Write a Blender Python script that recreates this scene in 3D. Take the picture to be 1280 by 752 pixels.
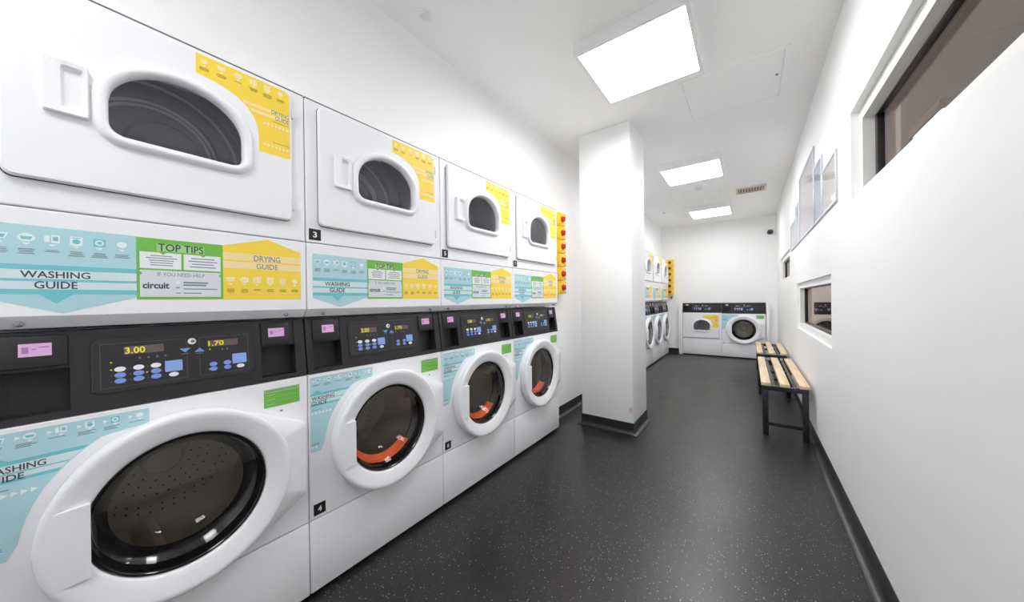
import bpy, bmesh, math, random
from mathutils import Vector, Matrix
for o in list(bpy.data.objects): bpy.data.objects.remove(o)
SC = bpy.context.scene
COL = SC.collection
PI = math.pi
R = math.radians

# ------------------------------------------------------------------ camera, world, exposure
F_PX, YAW, PITCH, ROLL = 407.1344, R(36.1089), R(0.0644), R(-0.7483)
CAM = Vector((1.3966, 0.0, 1.1611))
fw = Vector((-math.sin(YAW) * math.cos(PITCH), math.cos(YAW) * math.cos(PITCH), -math.sin(PITCH)))
rt = Vector((math.cos(YAW), math.sin(YAW), 0))
up = rt.cross(fw)
rt, up = rt * math.cos(ROLL) + up * math.sin(ROLL), up * math.cos(ROLL) - rt * math.sin(ROLL)
cd = bpy.data.cameras.new('camera'); cam = bpy.data.objects.new('camera', cd); COL.objects.link(cam)
M = Matrix((rt, up, -fw)).transposed().to_4x4(); M.translation = CAM
cam.matrix_world = M
cd.sensor_fit = 'HORIZONTAL'; cd.sensor_width = 36.0; cd.lens = 36.0 * F_PX / 1280.0
cd.clip_start = 0.02; cd.clip_end = 100
SC.camera = cam
w = bpy.data.worlds.new('world'); SC.world = w; w.use_nodes = True
w.node_tree.nodes['Background'].inputs[0].default_value = (1, 1, 1, 1)
w.node_tree.nodes['Background'].inputs[1].default_value = 0.05
SC.view_settings.view_transform = 'Standard'; SC.view_settings.look = 'None'
SC.view_settings.exposure = 0.0; SC.view_settings.gamma = 1.0; SC.view_settings.use_curve_mapping = False
LAMP = 28.6            # radiance of the ceiling light diffusers
SC.cycles.max_bounces = 18; SC.cycles.diffuse_bounces = 14; SC.cycles.glossy_bounces = 6
SC.cycles.transparent_max_bounces = 16; SC.cycles.sample_clamp_indirect = 8.0

# ------------------------------------------------------------------ materials
def lin(c):
    return tuple(((v / 255.0) / 12.92 if v / 255.0 <= .04045 else ((v / 255.0 + .055) / 1.055) ** 2.4) for v in c) + (1.0,)
MATS = {}
def pmat(name, rgb, rough=.5, metal=0.0, ior=1.5, bump=0.0, bscale=60.0, vary=0.0, vscale=3.0, emit=None, estr=0.0, coat=0.0):
    """principled material; rgb in sRGB 0-255; fine noise gives a slight tone variation and relief"""
    m = bpy.data.materials.new(name); m.use_nodes = True; nt = m.node_tree; N = nt.nodes; L = nt.links
    b = N['Principled BSDF']; c = lin(rgb)
    b.inputs['Base Color'].default_value = c; b.inputs['Roughness'].default_value = rough
    b.inputs['Metallic'].default_value = metal; b.inputs['IOR'].default_value = ior
    if coat: b.inputs['Coat Weight'].default_value = coat; b.inputs['Coat Roughness'].default_value = .08
    if emit: b.inputs['Emission Color'].default_value = lin(emit); b.inputs['Emission Strength'].default_value = estr
    if vary or bump:
        tc = N.new('ShaderNodeTexCoord')
    if vary:
        n = N.new('ShaderNodeTexNoise'); n.inputs['Scale'].default_value = vscale; n.inputs['Detail'].default_value = 5
        L.new(tc.outputs['Object'], n.inputs['Vector'])
        r = N.new('ShaderNodeMapRange'); r.inputs[3].default_value = 1 - vary; r.inputs[4].default_value = 1 + vary
        L.new(n.outputs['Fac'], r.inputs[0])
        mx = N.new('ShaderNodeVectorMath'); mx.operation = 'SCALE'; mx.inputs[0].default_value = c[:3]
        L.new(r.outputs[0], mx.inputs['Scale']); L.new(mx.outputs[0], b.inputs['Base Color'])
    if bump:
        n2 = N.new('ShaderNodeTexNoise'); n2.inputs['Scale'].default_value = bscale; n2.inputs['Detail'].default_value = 3
        L.new(tc.outputs['Object'], n2.inputs['Vector'])
        bp = N.new('ShaderNodeBump'); bp.inputs['Strength'].default_value = bump; bp.inputs['Distance'].default_value = .002
        L.new(n2.outputs['Fac'], bp.inputs['Height']); L.new(bp.outputs[0], b.inputs['Normal'])
    MATS[name] = m
    return m
def glassmat(name, tint, gloss=(1, 1, 1), ior=1.5, rough=0.0):
    """clear pane: fresnel reflection over a tinted straight-through view"""
    m = bpy.data.materials.new(name); m.use_nodes = True; nt = m.node_tree; N = nt.nodes; L = nt.links
    N.remove(N['Principled BSDF'])
    fr = N.new('ShaderNodeFresnel'); ge = N.new('ShaderNodeNewGeometry'); mr = N.new('ShaderNodeMapRange')
    mr.inputs[3].default_value = ior; mr.inputs[4].default_value = 1.0 / ior      # the pane is not refracted, so both sides reflect alike
    L.new(ge.outputs['Backfacing'], mr.inputs[0]); L.new(mr.outputs[0], fr.inputs[0])
    tr = N.new('ShaderNodeBsdfTransparent'); tr.inputs[0].default_value = (*tint, 1)
    gl = N.new('ShaderNodeBsdfGlossy'); gl.inputs[0].default_value = (*gloss, 1); gl.inputs['Roughness'].default_value = rough
    mx = N.new('ShaderNodeMixShader')
    L.new(fr.outputs[0], mx.inputs[0]); L.new(tr.outputs[0], mx.inputs[1]); L.new(gl.outputs[0], mx.inputs[2])
    L.new(mx.outputs[0], N['Material Output'].inputs[0])
    MATS[name] = m
pmat('wall_paint', (246, 246, 246), .55, bump=.12, bscale=90, vary=.012, vscale=1.3)
pmat('ceiling_paint', (247, 247, 246), .7, bump=.08, bscale=70, vary=.012, vscale=1.0)
pmat('reveal_paint', (244, 243, 240), .5)
pmat('enamel', (244, 244, 247), .3, vary=.008, vscale=2)
pmat('plastic', (245, 245, 248), .28)
pmat('lip_white', (222, 222, 224), .4)
pmat('dark_gap', (30, 30, 32), .8)
pmat('fascia', (32, 31, 34), .42, bump=.1, bscale=400)
pmat('fascia_panel', (35, 34, 38), .35)
pmat('pocket', (22, 21, 23), .5)
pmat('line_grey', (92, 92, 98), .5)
pmat('mark_grey', (120, 120, 125), .5)
pmat('btn_white', (238, 238, 242), .35)
pmat('btn_blue', (120, 152, 222), .35)
pmat('btn_big', (140, 172, 232), .35)
pmat('disp_bg', (104, 88, 84), .3)
pmat('disp_yellow', (226, 214, 40), .4, emit=(236, 224, 40), estr=.18)
pmat('pink', (226, 178, 222), .4)
pmat('pink_ink', (176, 122, 182), .4)
pmat('rim_black', (16, 16, 18), .12, coat=.4)
pmat('gasket', (44, 43, 43), .4)
pmat('steel', (196, 188, 178), .45, metal=.25, vary=.1, vscale=9)
pmat('steel_ridge', (246, 246, 248), .4)
pmat('steel_dryer', (194, 194, 197), .5, metal=.05, vary=.08, vscale=6)
pmat('hole_dark', (58, 55, 52), .7)
pmat('orange', (252, 116, 64), .45, emit=None)
pmat('st_blue', (178, 217, 226), .5)
pmat('st_teal', (118, 199, 208), .5)
pmat('st_pale', (216, 231, 236), .5)
pmat('st_white', (236, 244, 246), .5)
pmat('st_ink', (58, 64, 76), .5)
pmat('st_ink2', (112, 136, 146), .5)
pmat('st_green', (118, 190, 78), .5)
pmat('st_green_pale', (166, 214, 140), .5)
pmat('st_box', (238, 240, 243), .5)
pmat('st_box2', (222, 226, 232), .5)
pmat('st_greyink', (150, 150, 160), .5)
pmat('st_yellow', (253, 219, 76), .5)
pmat('st_ypale', (252, 228, 168), .5)
pmat('st_yink', (150, 118, 40), .5)
pmat('st_ywhite', (253, 240, 196), .5)
pmat('black_plate', (22, 22, 24), .4)
pmat('plate_white', (240, 240, 240), .5)
pmat('metal_grey', (150, 150, 154), .35, metal=.8)
pmat('switch_yellow', (250, 208, 48), .4, vary=.02)
pmat('switch_red', (188, 58, 32), .4)
pmat('switch_dark', (120, 60, 30), .4)
pmat('skirting', (34, 33, 35), .38, vary=.1, vscale=8)
pmat('light_case', (240, 240, 240), .45)
pmat('vent_beige', (214, 204, 182), .5)
pmat('vent_dark', (140, 130, 112), .7)
pmat('frame_black', (28, 26, 27), .35)
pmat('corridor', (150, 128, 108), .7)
pmat('alu', (204, 207, 213), .35, metal=.2)
pmat('bench_steel', (28, 29, 34), .38, coat=.2)
pmat('chip', (226, 192, 178), .8, vary=.15, vscale=60)
pmat('cam_dark', (44, 42, 44), .2, coat=.5)
glassmat('glass_dryer', (.94, .94, .96), (.95, .95, 1), 1.5)
glassmat('glass_washer', (.93, .92, .91), (1, 1, 1), 1.45)
glassmat('glass_window', (.55, .48, .42), (1.0, .91, .82), 2.9)
glassmat('glass_picture', (.98, .98, .99), (1, 1, 1), 1.25, .05)
glassmat('glass_bowl', (.95, .94, .93), (1, 1, 1), 1.38, .03)

def floor_material():
    m = bpy.data.materials.new('vinyl_floor'); m.use_nodes = True; nt = m.node_tree; N = nt.nodes; L = nt.links
    b = N['Principled BSDF']; tc = N.new('ShaderNodeTexCoord')
    n = N.new('ShaderNodeTexNoise'); n.inputs['Scale'].default_value = 1.7; n.inputs['Detail'].default_value = 6
    L.new(tc.outputs['Object'], n.inputs['Vector'])
    cr = N.new('ShaderNodeValToRGB')
    cr.color_ramp.elements[0].position = .3; cr.color_ramp.elements[0].color = lin((30, 30, 31))
    cr.color_ramp.elements[1].position = .75; cr.color_ramp.elements[1].color = lin((38, 37, 38))
    L.new(n.outputs['Fac'], cr.inputs[0])
    prev = cr.outputs[0]
    for sc, thr, pick, col in ((88, .21, .7, (144, 143, 142)), (150, .22, .74, (100, 99, 99)), (260, .25, .8, (70, 69, 69))):
        v = N.new('ShaderNodeTexVoronoi'); v.inputs['Scale'].default_value = sc
        L.new(tc.outputs['Object'], v.inputs['Vector'])
        lt = N.new('ShaderNodeMath'); lt.operation = 'LESS_THAN'; lt.inputs[1].default_value = thr
        L.new(v.outputs['Distance'], lt.inputs[0])
        sp = N.new('ShaderNodeSeparateColor'); L.new(v.outputs['Color'], sp.inputs[0])
        gt = N.new('ShaderNodeMath'); gt.operation = 'GREATER_THAN'; gt.inputs[1].default_value = pick
        L.new(sp.outputs[0], gt.inputs[0])
        ml = N.new('ShaderNodeMath'); ml.operation = 'MULTIPLY'
        L.new(lt.outputs[0], ml.inputs[0]); L.new(gt.outputs[0], ml.inputs[1])
        mx = N.new('ShaderNodeMix'); mx.data_type = 'RGBA'
        L.new(ml.outputs[0], mx.inputs[0]); L.new(prev, mx.inputs[6]); mx.inputs[7].default_value = lin(col)
        prev = mx.outputs[2]
    L.new(prev, b.inputs['Base Color'])
    n3 = N.new('ShaderNodeTexNoise'); n3.inputs['Scale'].default_value = 5; n3.inputs['Detail'].default_value = 4
    L.new(tc.outputs['Object'], n3.inputs['Vector'])
    mr = N.new('ShaderNodeMapRange'); mr.inputs[3].default_value = .26; mr.inputs[4].default_value = .38
    L.new(n3.outputs['Fac'], mr.inputs[0]); L.new(mr.outputs[0], b.inputs['Roughness'])
    n4 = N.new('ShaderNodeTexNoise'); n4.inputs['Scale'].default_value = 240
    L.new(tc.outputs['Object'], n4.inputs['Vector'])
    bp = N.new('ShaderNodeBump'); bp.inputs['Strength'].default_value = .25; bp.inputs['Distance'].default_value = .001
    L.new(n4.outputs['Fac'], bp.inputs['Height']); L.new(bp.outputs[0], b.inputs['Normal'])
    MATS['floor'] = m
floor_material()
def wood_material():
    m = bpy.data.materials.new('pale_wood'); m.use_nodes = True; nt = m.node_tree; N = nt.nodes; L = nt.links
    b = N['Principled BSDF']; tc = N.new('ShaderNodeTexCoord'); mp = N.new('ShaderNodeMapping')
    mp.inputs['Scale'].default_value = (40, 2.5, 40)
    L.new(tc.outputs['Object'], mp.inputs[0])
    n = N.new('ShaderNodeTexNoise'); n.inputs['Scale'].default_value = 1.0; n.inputs['Detail'].default_value = 5
    L.new(mp.outputs[0], n.inputs['Vector'])
    cr = N.new('ShaderNodeValToRGB')
    cr.color_ramp.elements[0].position = .3; cr.color_ramp.elements[0].color = lin((208, 180, 144))
    cr.color_ramp.elements[1].position = .7; cr.color_ramp.elements[1].color = lin((232, 210, 178))
    L.new(n.outputs['Fac'], cr.inputs[0]); L.new(cr.outputs[0], b.inputs['Base Color'])
    b.inputs['Roughness'].default_value = .45
    MATS['wood'] = m
wood_material()

# ------------------------------------------------------------------ mesh building
class MB:
    def __init__(s): s.v = []; s.f = []; s.mi = []; s.mats = []
    def m(s, name):
        if name not in s.mats: s.mats.append(name)
        return s.mats.index(name)
    def add(s, vs, fs, mat):
        o = len(s.v); k = s.m(mat); s.v += [tuple(p) for p in vs]
        for f in fs: s.f.append(tuple(i + o for i in f)); s.mi.append(k)
        return s
    def box(s, x0, x1, y0, y1, z0, z1, mat, bev=0.0):
        if bev:
            bm = bmesh.new(); bmesh.ops.create_cube(bm, size=1)
            for q in bm.verts:
                q.co = ((x0 + x1) / 2 + q.co.x * (x1 - x0), (y0 + y1) / 2 + q.co.y * (y1 - y0), (z0 + z1) / 2 + q.co.z * (z1 - z0))
            bmesh.ops.bevel(bm, geom=bm.edges[:], offset=bev, segments=2, profile=.5, affect='EDGES', clamp_overlap=True)
            bm.verts.index_update()
            s.add([q.co[:] for q in bm.verts], [[q.index for q in f.verts] for f in bm.faces], mat); bm.free(); return s
        v = [(x, y, z) for x in (x0, x1) for y in (y0, y1) for z in (z0, z1)]
        return s.add(v, [(0, 1, 3, 2), (4, 6, 7, 5), (0, 4, 5, 1), (2, 3, 7, 6), (0, 2, 6, 4), (1, 5, 7, 3)], mat)
    def fbox(s, a0, a1, d0, d1, z0, z1, mat, bev=0.0):      # d = distance out of the front (front faces -Y)
        return s.box(a0, a1, -d1, -d0, z0, z1, mat, bev)
    def flat(s, pts, d, mat):                               # flat print on a front: pts (a, z)
        return s.add([(a, -d, z) for a, z in pts], [tuple(range(len(pts)))], mat)
    def rect(s, a0, a1, z0, z1, d, mat): return s.flat([(a0, z0), (a1, z0), (a1, z1), (a0, z1)], d, mat)
    def prism(s, pts, d0, d1, mat):                         # raised outline, pts (a, z)
        n = len(pts)
        v = [(a, -d0, z) for a, z in pts] + [(a, -d1, z) for a, z in pts]
        return s.add(v, [tuple(range(n)), tuple(range(2 * n - 1, n - 1, -1))] + [(i, (i + 1) % n, n + (i + 1) % n, n + i) for i in range(n)], mat)
    def loft(s, rings, mat, cap0=False, cap1=False, closed=True):   # rings: lists of 3D points
        n = len(rings[0]); v = [p for r in rings for p in r]; f = []
        for k in range(len(rings) - 1):
            for i in range(n if closed else n - 1):
                j = (i + 1) % n; f.append((k * n + i, k * n + j, (k + 1) * n + j, (k + 1) * n + i))
        if cap0: f.append(tuple(range(n)))
        if cap1: f.append(tuple((len(rings) - 1) * n + i for i in range(n)))
        return s.add(v, f, mat)
    def lathe(s, ca, cz, prof, mat, n=56, cap0=False, cap1=False, a0=0, a1=2 * PI):   # prof (r, d), axis out of the front
        full = abs(a1 - a0 - 2 * PI) < 1e-6; k = n if full else n + 1
        return s.loft([[(ca + r * math.cos(a0 + (a1 - a0) * i / n), -d, cz + r * math.sin(a0 + (a1 - a0) * i / n)) for i in range(k)] for r, d in prof], mat, cap0, cap1, full)
    def cyl(s, p0, p1, r, mat, n=12):
        p0, p1 = Vector(p0), Vector(p1); d = (p1 - p0).normalized(); t = Vector((0, 0, 1)) if abs(d.z) < .9 else Vector((1, 0, 0))
        u = d.cross(t).normalized(); w_ = d.cross(u)
        return s.loft([[tuple(c + (u * math.cos(2 * PI * i / n) + w_ * math.sin(2 * PI * i / n)) * r) for i in range(n)] for c in (p0, p1)], mat, True, True)
    def text(s, txt, a0, a1, z0, z1, d, mat, bold=0.0):
        vs, fs = text_mesh(txt, bold)
        xs = [q[0] for q in vs]; ys = [q[1] for q in vs]; lx, hx, ly, hy = min(xs), max(xs), min(ys), max(ys)
        return s.add([(a0 + (q[0] - lx) / (hx - lx) * (a1 - a0), -d, z0 + (q[1] - ly) / (hy - ly) * (z1 - z0)) for q in vs], fs, mat)
    def shear(s, z0, k):
        s.v = [(x, y + (z - z0) * k, z) for x, y, z in s.v]; return s
    def mesh(s, name, smooth=35, recalc=True):
        me = bpy.data.meshes.new(name); me.from_pydata(s.v, [], s.f)
        for q in s.mats: me.materials.append(MATS[q])
        me.polygons.foreach_set('material_index', s.mi)
        if recalc:
            bm = bmesh.new(); bm.from_mesh(me); bmesh.ops.recalc_face_normals(bm, faces=bm.faces[:]); bm.to_mesh(me); bm.free()
        if smooth:
            me.polygons.foreach_set('use_smooth', [True] * len(me.polygons)); me.set_sharp_from_angle(angle=R(smooth))
        me.update(); return me
_TX = {}
def text_mesh(txt, bold=0.0):
    if (txt, bold) in _TX: return _TX[(txt, bold)]
    c = bpy.data.curves.new('lettering', 'FONT'); c.body = txt; c.resolution_u = 3; c.offset = bold
    o = bpy.data.objects.new('lettering', c); COL.objects.link(o)
    dg = bpy.context.evaluated_depsgraph_get(); me = bpy.data.meshes.new_from_object(o.evaluated_get(dg))
    r = ([tuple(q.co) for q in me.vertices], [tuple(p.vertices) for p in me.polygons])
    bpy.data.objects.remove(o); bpy.data.curves.remove(c); bpy.data.meshes.remove(me)
    _TX[(txt, bold)] = r
    return r

def rrect(a0, a1, z0, z1, r, n=6):
    pts = []
    for cx, cz, st in ((a1 - r, z1 - r, 0), (a0 + r, z1 - r, 90), (a0 + r, z0 + r, 180), (a1 - r, z0 + r, 270)):
        for i in range(n + 1):
            t = R(st + 90 * i / n); pts.append((cx + r * math.cos(t), cz + r * math.sin(t)))
    return pts
def circle(cx, cz, r, n=48, a0=0, a1=2 * PI): return [(cx + r * math.cos(a0 + (a1 - a0) * i / n), cz + r * math.sin(a0 + (a1 - a0) * i / n)) for i in range(n)]
def oval(cx, cz, rx, rz, n=14): return [(cx + rx * math.cos(2 * PI * i / n), cz + rz * math.sin(2 * PI * i / n)) for i in range(n)]
def dshape(cx, zb, zt, hw, arch, rc, off=0.0, n=24):
    """flat-bottomed window outline with an arched top"""
    hw, zb, zt, rc = hw + off, zb - off, zt + off, rc + off
    zs = zt - arch - off * .6; pts = []
    for i in range(n + 1):
        t = PI * i / n; c, s_ = math.cos(t), math.sin(t)
        pts.append((cx + hw * c, zs + (zt - zs) * s_))
    for st, qx in ((180, cx - hw + rc), (270, cx + hw - rc)):
        for i in range(9):
            t = R(st + 90 * i / 8); pts.append((qx + rc * math.cos(t), zb + rc + rc * math.sin(t)))
    return pts
def radial(poly, c, thetas):
    out = []; n = len(poly)
    for t in thetas:
        dx, dz = math.cos(t), math.sin(t); best = 0
        for i in range(n):
            x1, z1 = poly[i][0] - c[0], poly[i][1] - c[1]; x2, z2 = poly[(i + 1) % n][0] - c[0], poly[(i + 1) % n][1] - c[1]
            ex, ez = x2 - x1, z2 - z1; den = dx * ez - dz * ex
            if abs(den) < 1e-12: continue
            q = (x1 * ez - z1 * ex) / den; u = (x1 * dz - z1 * dx) / den
            if q > 0 and -1e-6 <= u <= 1 + 1e-6: best = max(best, q)
        out.append((c[0] + dx * best, c[1] + dz * best))
    return out
def thetas_for(c, polys=(), n=72):
    t = [2 * PI * i / n for i in range(n)]
    for p in polys:
        t += [math.atan2(z - c[1], x - c[0]) % (2 * PI) for x, z in p]
    t = sorted(t); r = [t[0]]
    for q in t[1:]:
        if q - r[-1] > 1e-3: r.append(q)
    return r
def contour_loft(mb, c, layers, mat, cap0=False, cap1=False, corner_polys=(), n=72):
    th = thetas_for(c, corner_polys, n)
    rings = [[(a, -d, z) for a, z in radial(p, c, th)] for p, d in layers]
    mb.loft(rings, mat, cap0, cap1); return mb

# ------------------------------------------------------------------ scene objects
def obj(name, me, parent=None, label=None, cat=None, group=None, kind=None, loc=None, rz=0.0):
    o = bpy.data.objects.new(name, me); COL.objects.link(o)
    if parent is not None: o.parent = parent
    if loc is not None: o.location = loc
    if rz: o.rotation_euler = (0, 0, rz)
    if label: o['label'] = label
    if cat: o['category'] = cat
    if group: o['group'] = group
    if kind: o['kind'] = kind
    return o
def thing(name, label, cat, loc, rz=0.0, group=None):
    o = obj(name, None, None, label, cat, group, None, loc, rz); o.empty_display_size = .1
    return o
class Recipe:
    """parts of one kind of thing: (key, name, mesh, parent key, label); meshes are shared between copies"""
    def __init__(s): s.items = []
    def part(s, name, mb, parent=None, label=None, smooth=35, loc=None):
        key = len(s.items); me = mb if isinstance(mb, bpy.types.Mesh) else mb.mesh(name, smooth)
        s.items.append((key, name, me, parent, label, loc)); return key
    def place(s, name, label, cat, loc, rz, group=None, skip=()):
        t = thing(name, label, cat, loc, rz, group); made = {}
        for key, nm, me, par, lb, lc in s.items:
            if nm in skip or (par is not None and par not in made): continue
            made[key] = obj(nm, me, t if par is None else made[par], lb, loc=lc)
        return t

# ================================================================== the room
XL, XR, YF, YB, H = -0.145, 1.807, -1.25, 7.70, 2.686
MW = 0.686                                 # machine pitch
BANK0 = (-0.1312, -0.1312 + 4 * MW)        # near bank along y
BANK1 = (7.545 - 3 * MW, 7.545)            # far bank along y
BACKX = (0.2645, 0.2645 + 2 * MW)          # machines in the end wall along x
ZT, ZS = 1.971, 1.062

def holes_wall(name, axis, pos, thick, u0, u1, z0, z1, holes, mat='wall_paint'):
    """upright slab with rectangular openings; axis 'x': plane x=pos running along y; thick extends to pos+thick"""
    us = sorted({u0, u1, *[h[0] for h in holes], *[h[1] for h in holes]}); zs = sorted({z0, z1, *[h[2] for h in holes], *[h[3] for h in holes]})
    us = [q for q in us if u0 <= q <= u1]; zs = [q for q in zs if z0 <= q <= z1]
    def solid(i, j):
        if not (0 <= i < len(us) - 1 and 0 <= j < len(zs) - 1): return False
        cu, cz = (us[i] + us[i + 1]) / 2, (zs[j] + zs[j + 1]) / 2
        return not any(h[0] < cu < h[1] and h[2] < cz < h[3] for h in holes)
    mb = MB(); P = (lambda d, u, z: (pos + d, u, z)) if axis == 'x' else (lambda d, u, z: (u, pos + d, z))
    for i in range(len(us) - 1):
        for j in range(len(zs) - 1):
            if not solid(i, j): continue
            a, b, c, d = us[i], us[i + 1], zs[j], zs[j + 1]
            for dep in (0, thick): mb.add([P(dep, a, c), P(dep, b, c), P(dep, b, d), P(dep, a, d)], [(0, 1, 2, 3)], mat)
            for (ii, jj, p, q) in ((i - 1, j, (a, c), (a, d)), (i + 1, j, (b, c), (b, d)), (i, j - 1, (a, c), (b, c)), (i, j + 1, (a, d), (b, d))):
                if not solid(ii, jj): mb.add([P(0, *p), P(0, *q), P(thick, *q), P(thick, *p)], [(0, 1, 2, 3)], mat)
    bm_me = mb.mesh(name, 0, recalc=False)
    bm = bmesh.new(); bm.from_mesh(bm_me); bmesh.ops.remove_doubles(bm, verts=bm.verts[:], dist=1e-5)
    bmesh.ops.recalc_face_normals(bm, faces=bm.faces[:]); bm.to_mesh(bm_me); bm.free()
    return obj(name, bm_me, kind='structure')

obj('floor', MB().box(-1.1, XR + .2, YF - .1, YB + .9, -.1, 0, 'floor').mesh('floor', 0), kind='structure')
obj('ceiling', MB().box(-1.1, XR + .2, YF - .1, YB + .9, H, H + .1, 'ceiling_paint').mesh('ceiling', 0), kind='structure')
G = .004
holes_wall('wall_left', 'x', XL, -.12, YF, YB, 0, H,
           [(BANK0[0] - G, BANK0[1] + G, -1, ZT + G), (BANK1[0] - G, BANK1[1] + G, -1, ZT + G)])
holes_wall('wall_back', 'y', YB, .12, XL - .12, XR + .12, 0, H, [(BACKX[0] - G, BACKX[1] + G, -1, ZS + G)])
holes_wall('wall_front', 'y', YF, -.1, XL - .12, XR + .12, 0, H, [])
WIN = {  # outer opening y0,y1,z0,z1 ; border depth, frame depth, inner opening y0,y1,z0,z1
    1: ((-.35, 2.288, 1.62, 2.06), .03, .07, (-.29, 2.233, 1.675, 2.004)),
    2: ((2.81, 4.63, .835, 1.303), .02, .055, (2.87, 4.565, .885, 1.25)),
    3: ((5.35, 6.78, 1.40, 1.765), .018, .045, (5.41, 6.66, 1.44, 1.70)),
}
holes_wall('wall_right', 'x', XR, .15, YF, YB, 0, H, [WIN[k][0] for k in WIN])

def window(k):
    (y0, y1, z0, z1), d1, d2, (a0, a1, b0, b1) = WIN[k]
    th = .15; root = obj('window_%d' % k, None, kind='structure'); root.empty_display_size = .1
    # stepped plaster reveal: border face set back d1, then the inner reveal down to the frame
    e = .0008; y0, y1, z0, z1 = y0 + e, y1 - e, z0 + e, z1 - e
    mb = MB()
    def ring(o, i, xo, xi):
        (p0, p1, q0, q1), (r0, r1, s0, s1) = o, i
        A = [(xo, p0, q0), (xo, p1, q0), (xo, p1, q1), (xo, p0, q1)]; B = [(xi, r0, s0), (xi, r1, s0), (xi, r1, s1), (xi, r0, s1)]
        mb.loft([A, B], 'reveal_paint')
    ring((y0, y1, z0, z1), (a0, a1, b0, b1), XR + d1, XR + d1)
    ring((a0, a1, b0, b1), (a0, a1, b0, b1), XR + d1, XR + d2 + .03)
    ring((a0, a1, b0, b1), (y0, y1, z0, z1), XR + d2 + .03, XR + d2 + .03)
    ring((y0, y1, z0, z1), (y0, y1, z0, z1), XR + d2 + .03, XR + d1)
    obj('window_reveal', mb.mesh('window_reveal', 0), root)
    fw_ = .035 if k == 1 else .028
    f = MB(); xa, xb = XR + d2, XR + d2 + .03
    for (u0, u1, v0, v1) in ((a0, a1, b0, b0 + fw_ * .6), (a0, a1, b1 - fw_ * .25, b1), (a0, a0 + fw_, b0 + fw_ * .6, b1 - fw_ * .25), (a1 - fw_, a1, b0 + fw_ * .6, b1 - fw_ * .25)):
        f.box(xa, xb, u0, u1, v0, v1, 'frame_black', .002)
    obj('window_frame', f.mesh('window_frame'), root, label='thin black window frame')
    obj('window_pane', MB().box(xa + .012, xa + .018, a0 + .01, a1 - .01, b0 + .005, b1 - .004, 'glass_window').mesh('window_pane', 0), root, label='reflective glass pane')
for k in WIN: window(k)
# dim corridor on the far side of the wall with the windows
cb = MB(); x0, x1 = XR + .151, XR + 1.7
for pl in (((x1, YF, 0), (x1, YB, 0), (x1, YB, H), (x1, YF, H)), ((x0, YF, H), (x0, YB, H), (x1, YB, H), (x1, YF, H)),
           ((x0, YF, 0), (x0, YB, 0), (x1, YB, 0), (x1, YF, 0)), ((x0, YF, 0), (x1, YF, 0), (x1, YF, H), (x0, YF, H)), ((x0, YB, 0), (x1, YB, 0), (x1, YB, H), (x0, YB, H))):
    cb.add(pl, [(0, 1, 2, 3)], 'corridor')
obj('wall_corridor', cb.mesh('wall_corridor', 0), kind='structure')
# dark service voids behind the built-in machines
vb = MB()
for (a, b) in (BANK0, BANK1):
    vb.box(-1.05, -1.0, a - .1, b + .1, 0, ZT + .1, 'dark_gap'); vb.box(-1.05, XL - .121, a - .1, b + .1, ZT + .03, ZT + .08, 'dark_gap')
    vb.box(-1.05, XL - .121, a - .1, a - .05, 0, ZT + .1, 'dark_gap'); vb.box(-1.05, XL - .121, b + .05, b + .1, 0, ZT + .1, 'dark_gap')
obj('wall_service_void', vb.mesh('wall_service_void', 0), kind='structure')
vb = MB(); vb.box(BACKX[0] - .1, BACKX[1] + .1, YB + .8, YB + .85, 0, ZS + .1, 'dark_gap').box(BACKX[0] - .1, BACKX[1] + .1, YB + .121, YB + .85, ZS + .03, ZS + .08, 'dark_gap')
vb.box(BACKX[0] - .1, BACKX[0] - .05, YB + .121, YB + .85, 0, ZS + .1, 'dark_gap').box(BACKX[1] + .05, BACKX[1] + .1, YB + .121, YB + .85, 0, ZS + .1, 'dark_gap')
obj('wall_service_void_back', vb.mesh('wall_service_void_back', 0), kind='structure')

# pillar
PX0, PX1, PY0, PY1 = .119, .587, 2.845, 3.283
pil = obj('pillar', MB().box(PX0, PX1, PY0, PY1, 0, H, 'wall_paint', .006).mesh('pillar'), kind='structure')
rng = random.Random(4)
pts = []
for i in range(14):
    t = 2 * PI * i / 14; r_ = (.75 + .4 * rng.random())
    pts.append((.567 + .014 * r_ * math.cos(t) * 1.0, .208 + .034 * r_ * math.sin(t)))
pts = [(min(a, PX1 - .0065), z) for a, z in pts]
obj('paint_chip', MB().prism(pts, -PY0 - .002, -PY0 + .0008, 'chip').mesh('paint_chip', 0), pil, label='pinkish bare plaster where paint has chipped')

# coved black skirting: profile from floor up the wall
def skirt(name, path, hgt=.1, cove=.035, closed=False):
    """path: list of (x, y, nx, ny) with the mitre normal pointing into the room"""
    prof = [(0.0, hgt), (.004, hgt), (.004, cove + .004)] + [(.004 + cove * (1 - math.cos(R(q))), .003 + cove * (1 - math.sin(R(q)))) for q in (15, 35, 55, 75, 90)] + [(.004 + cove, .0)]
    mb = MB(); rings = [[(x + nx * d, y + ny * d, z) for d, z in prof] for x, y, nx, ny in path]
    if closed: rings.append(rings[0])
    mb.loft(rings, 'skirting', closed=False); return obj(name, mb.mesh(name, 40), kind='structure')
skirt('baseboard_left', [(XL, BANK0[1] + .006, 1, 0), (XL, BANK1[0] - .006, 1, 0)])
skirt('baseboard_left_near', [(XL, YF, 1, 0), (XL, BANK0[0] - .006, 1, 0)])
skirt('baseboard_left_far', [(XL, BANK1[1] + .006, 1, 0), (XL, YB, 1, -1), (BACKX[0] - .09, YB, 0, -1)])
skirt('baseboard_right', [(BACKX[1] + .056, YB, 0, -1), (XR, YB, -1, -1), (XR, YF, -1, 0)])
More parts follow.
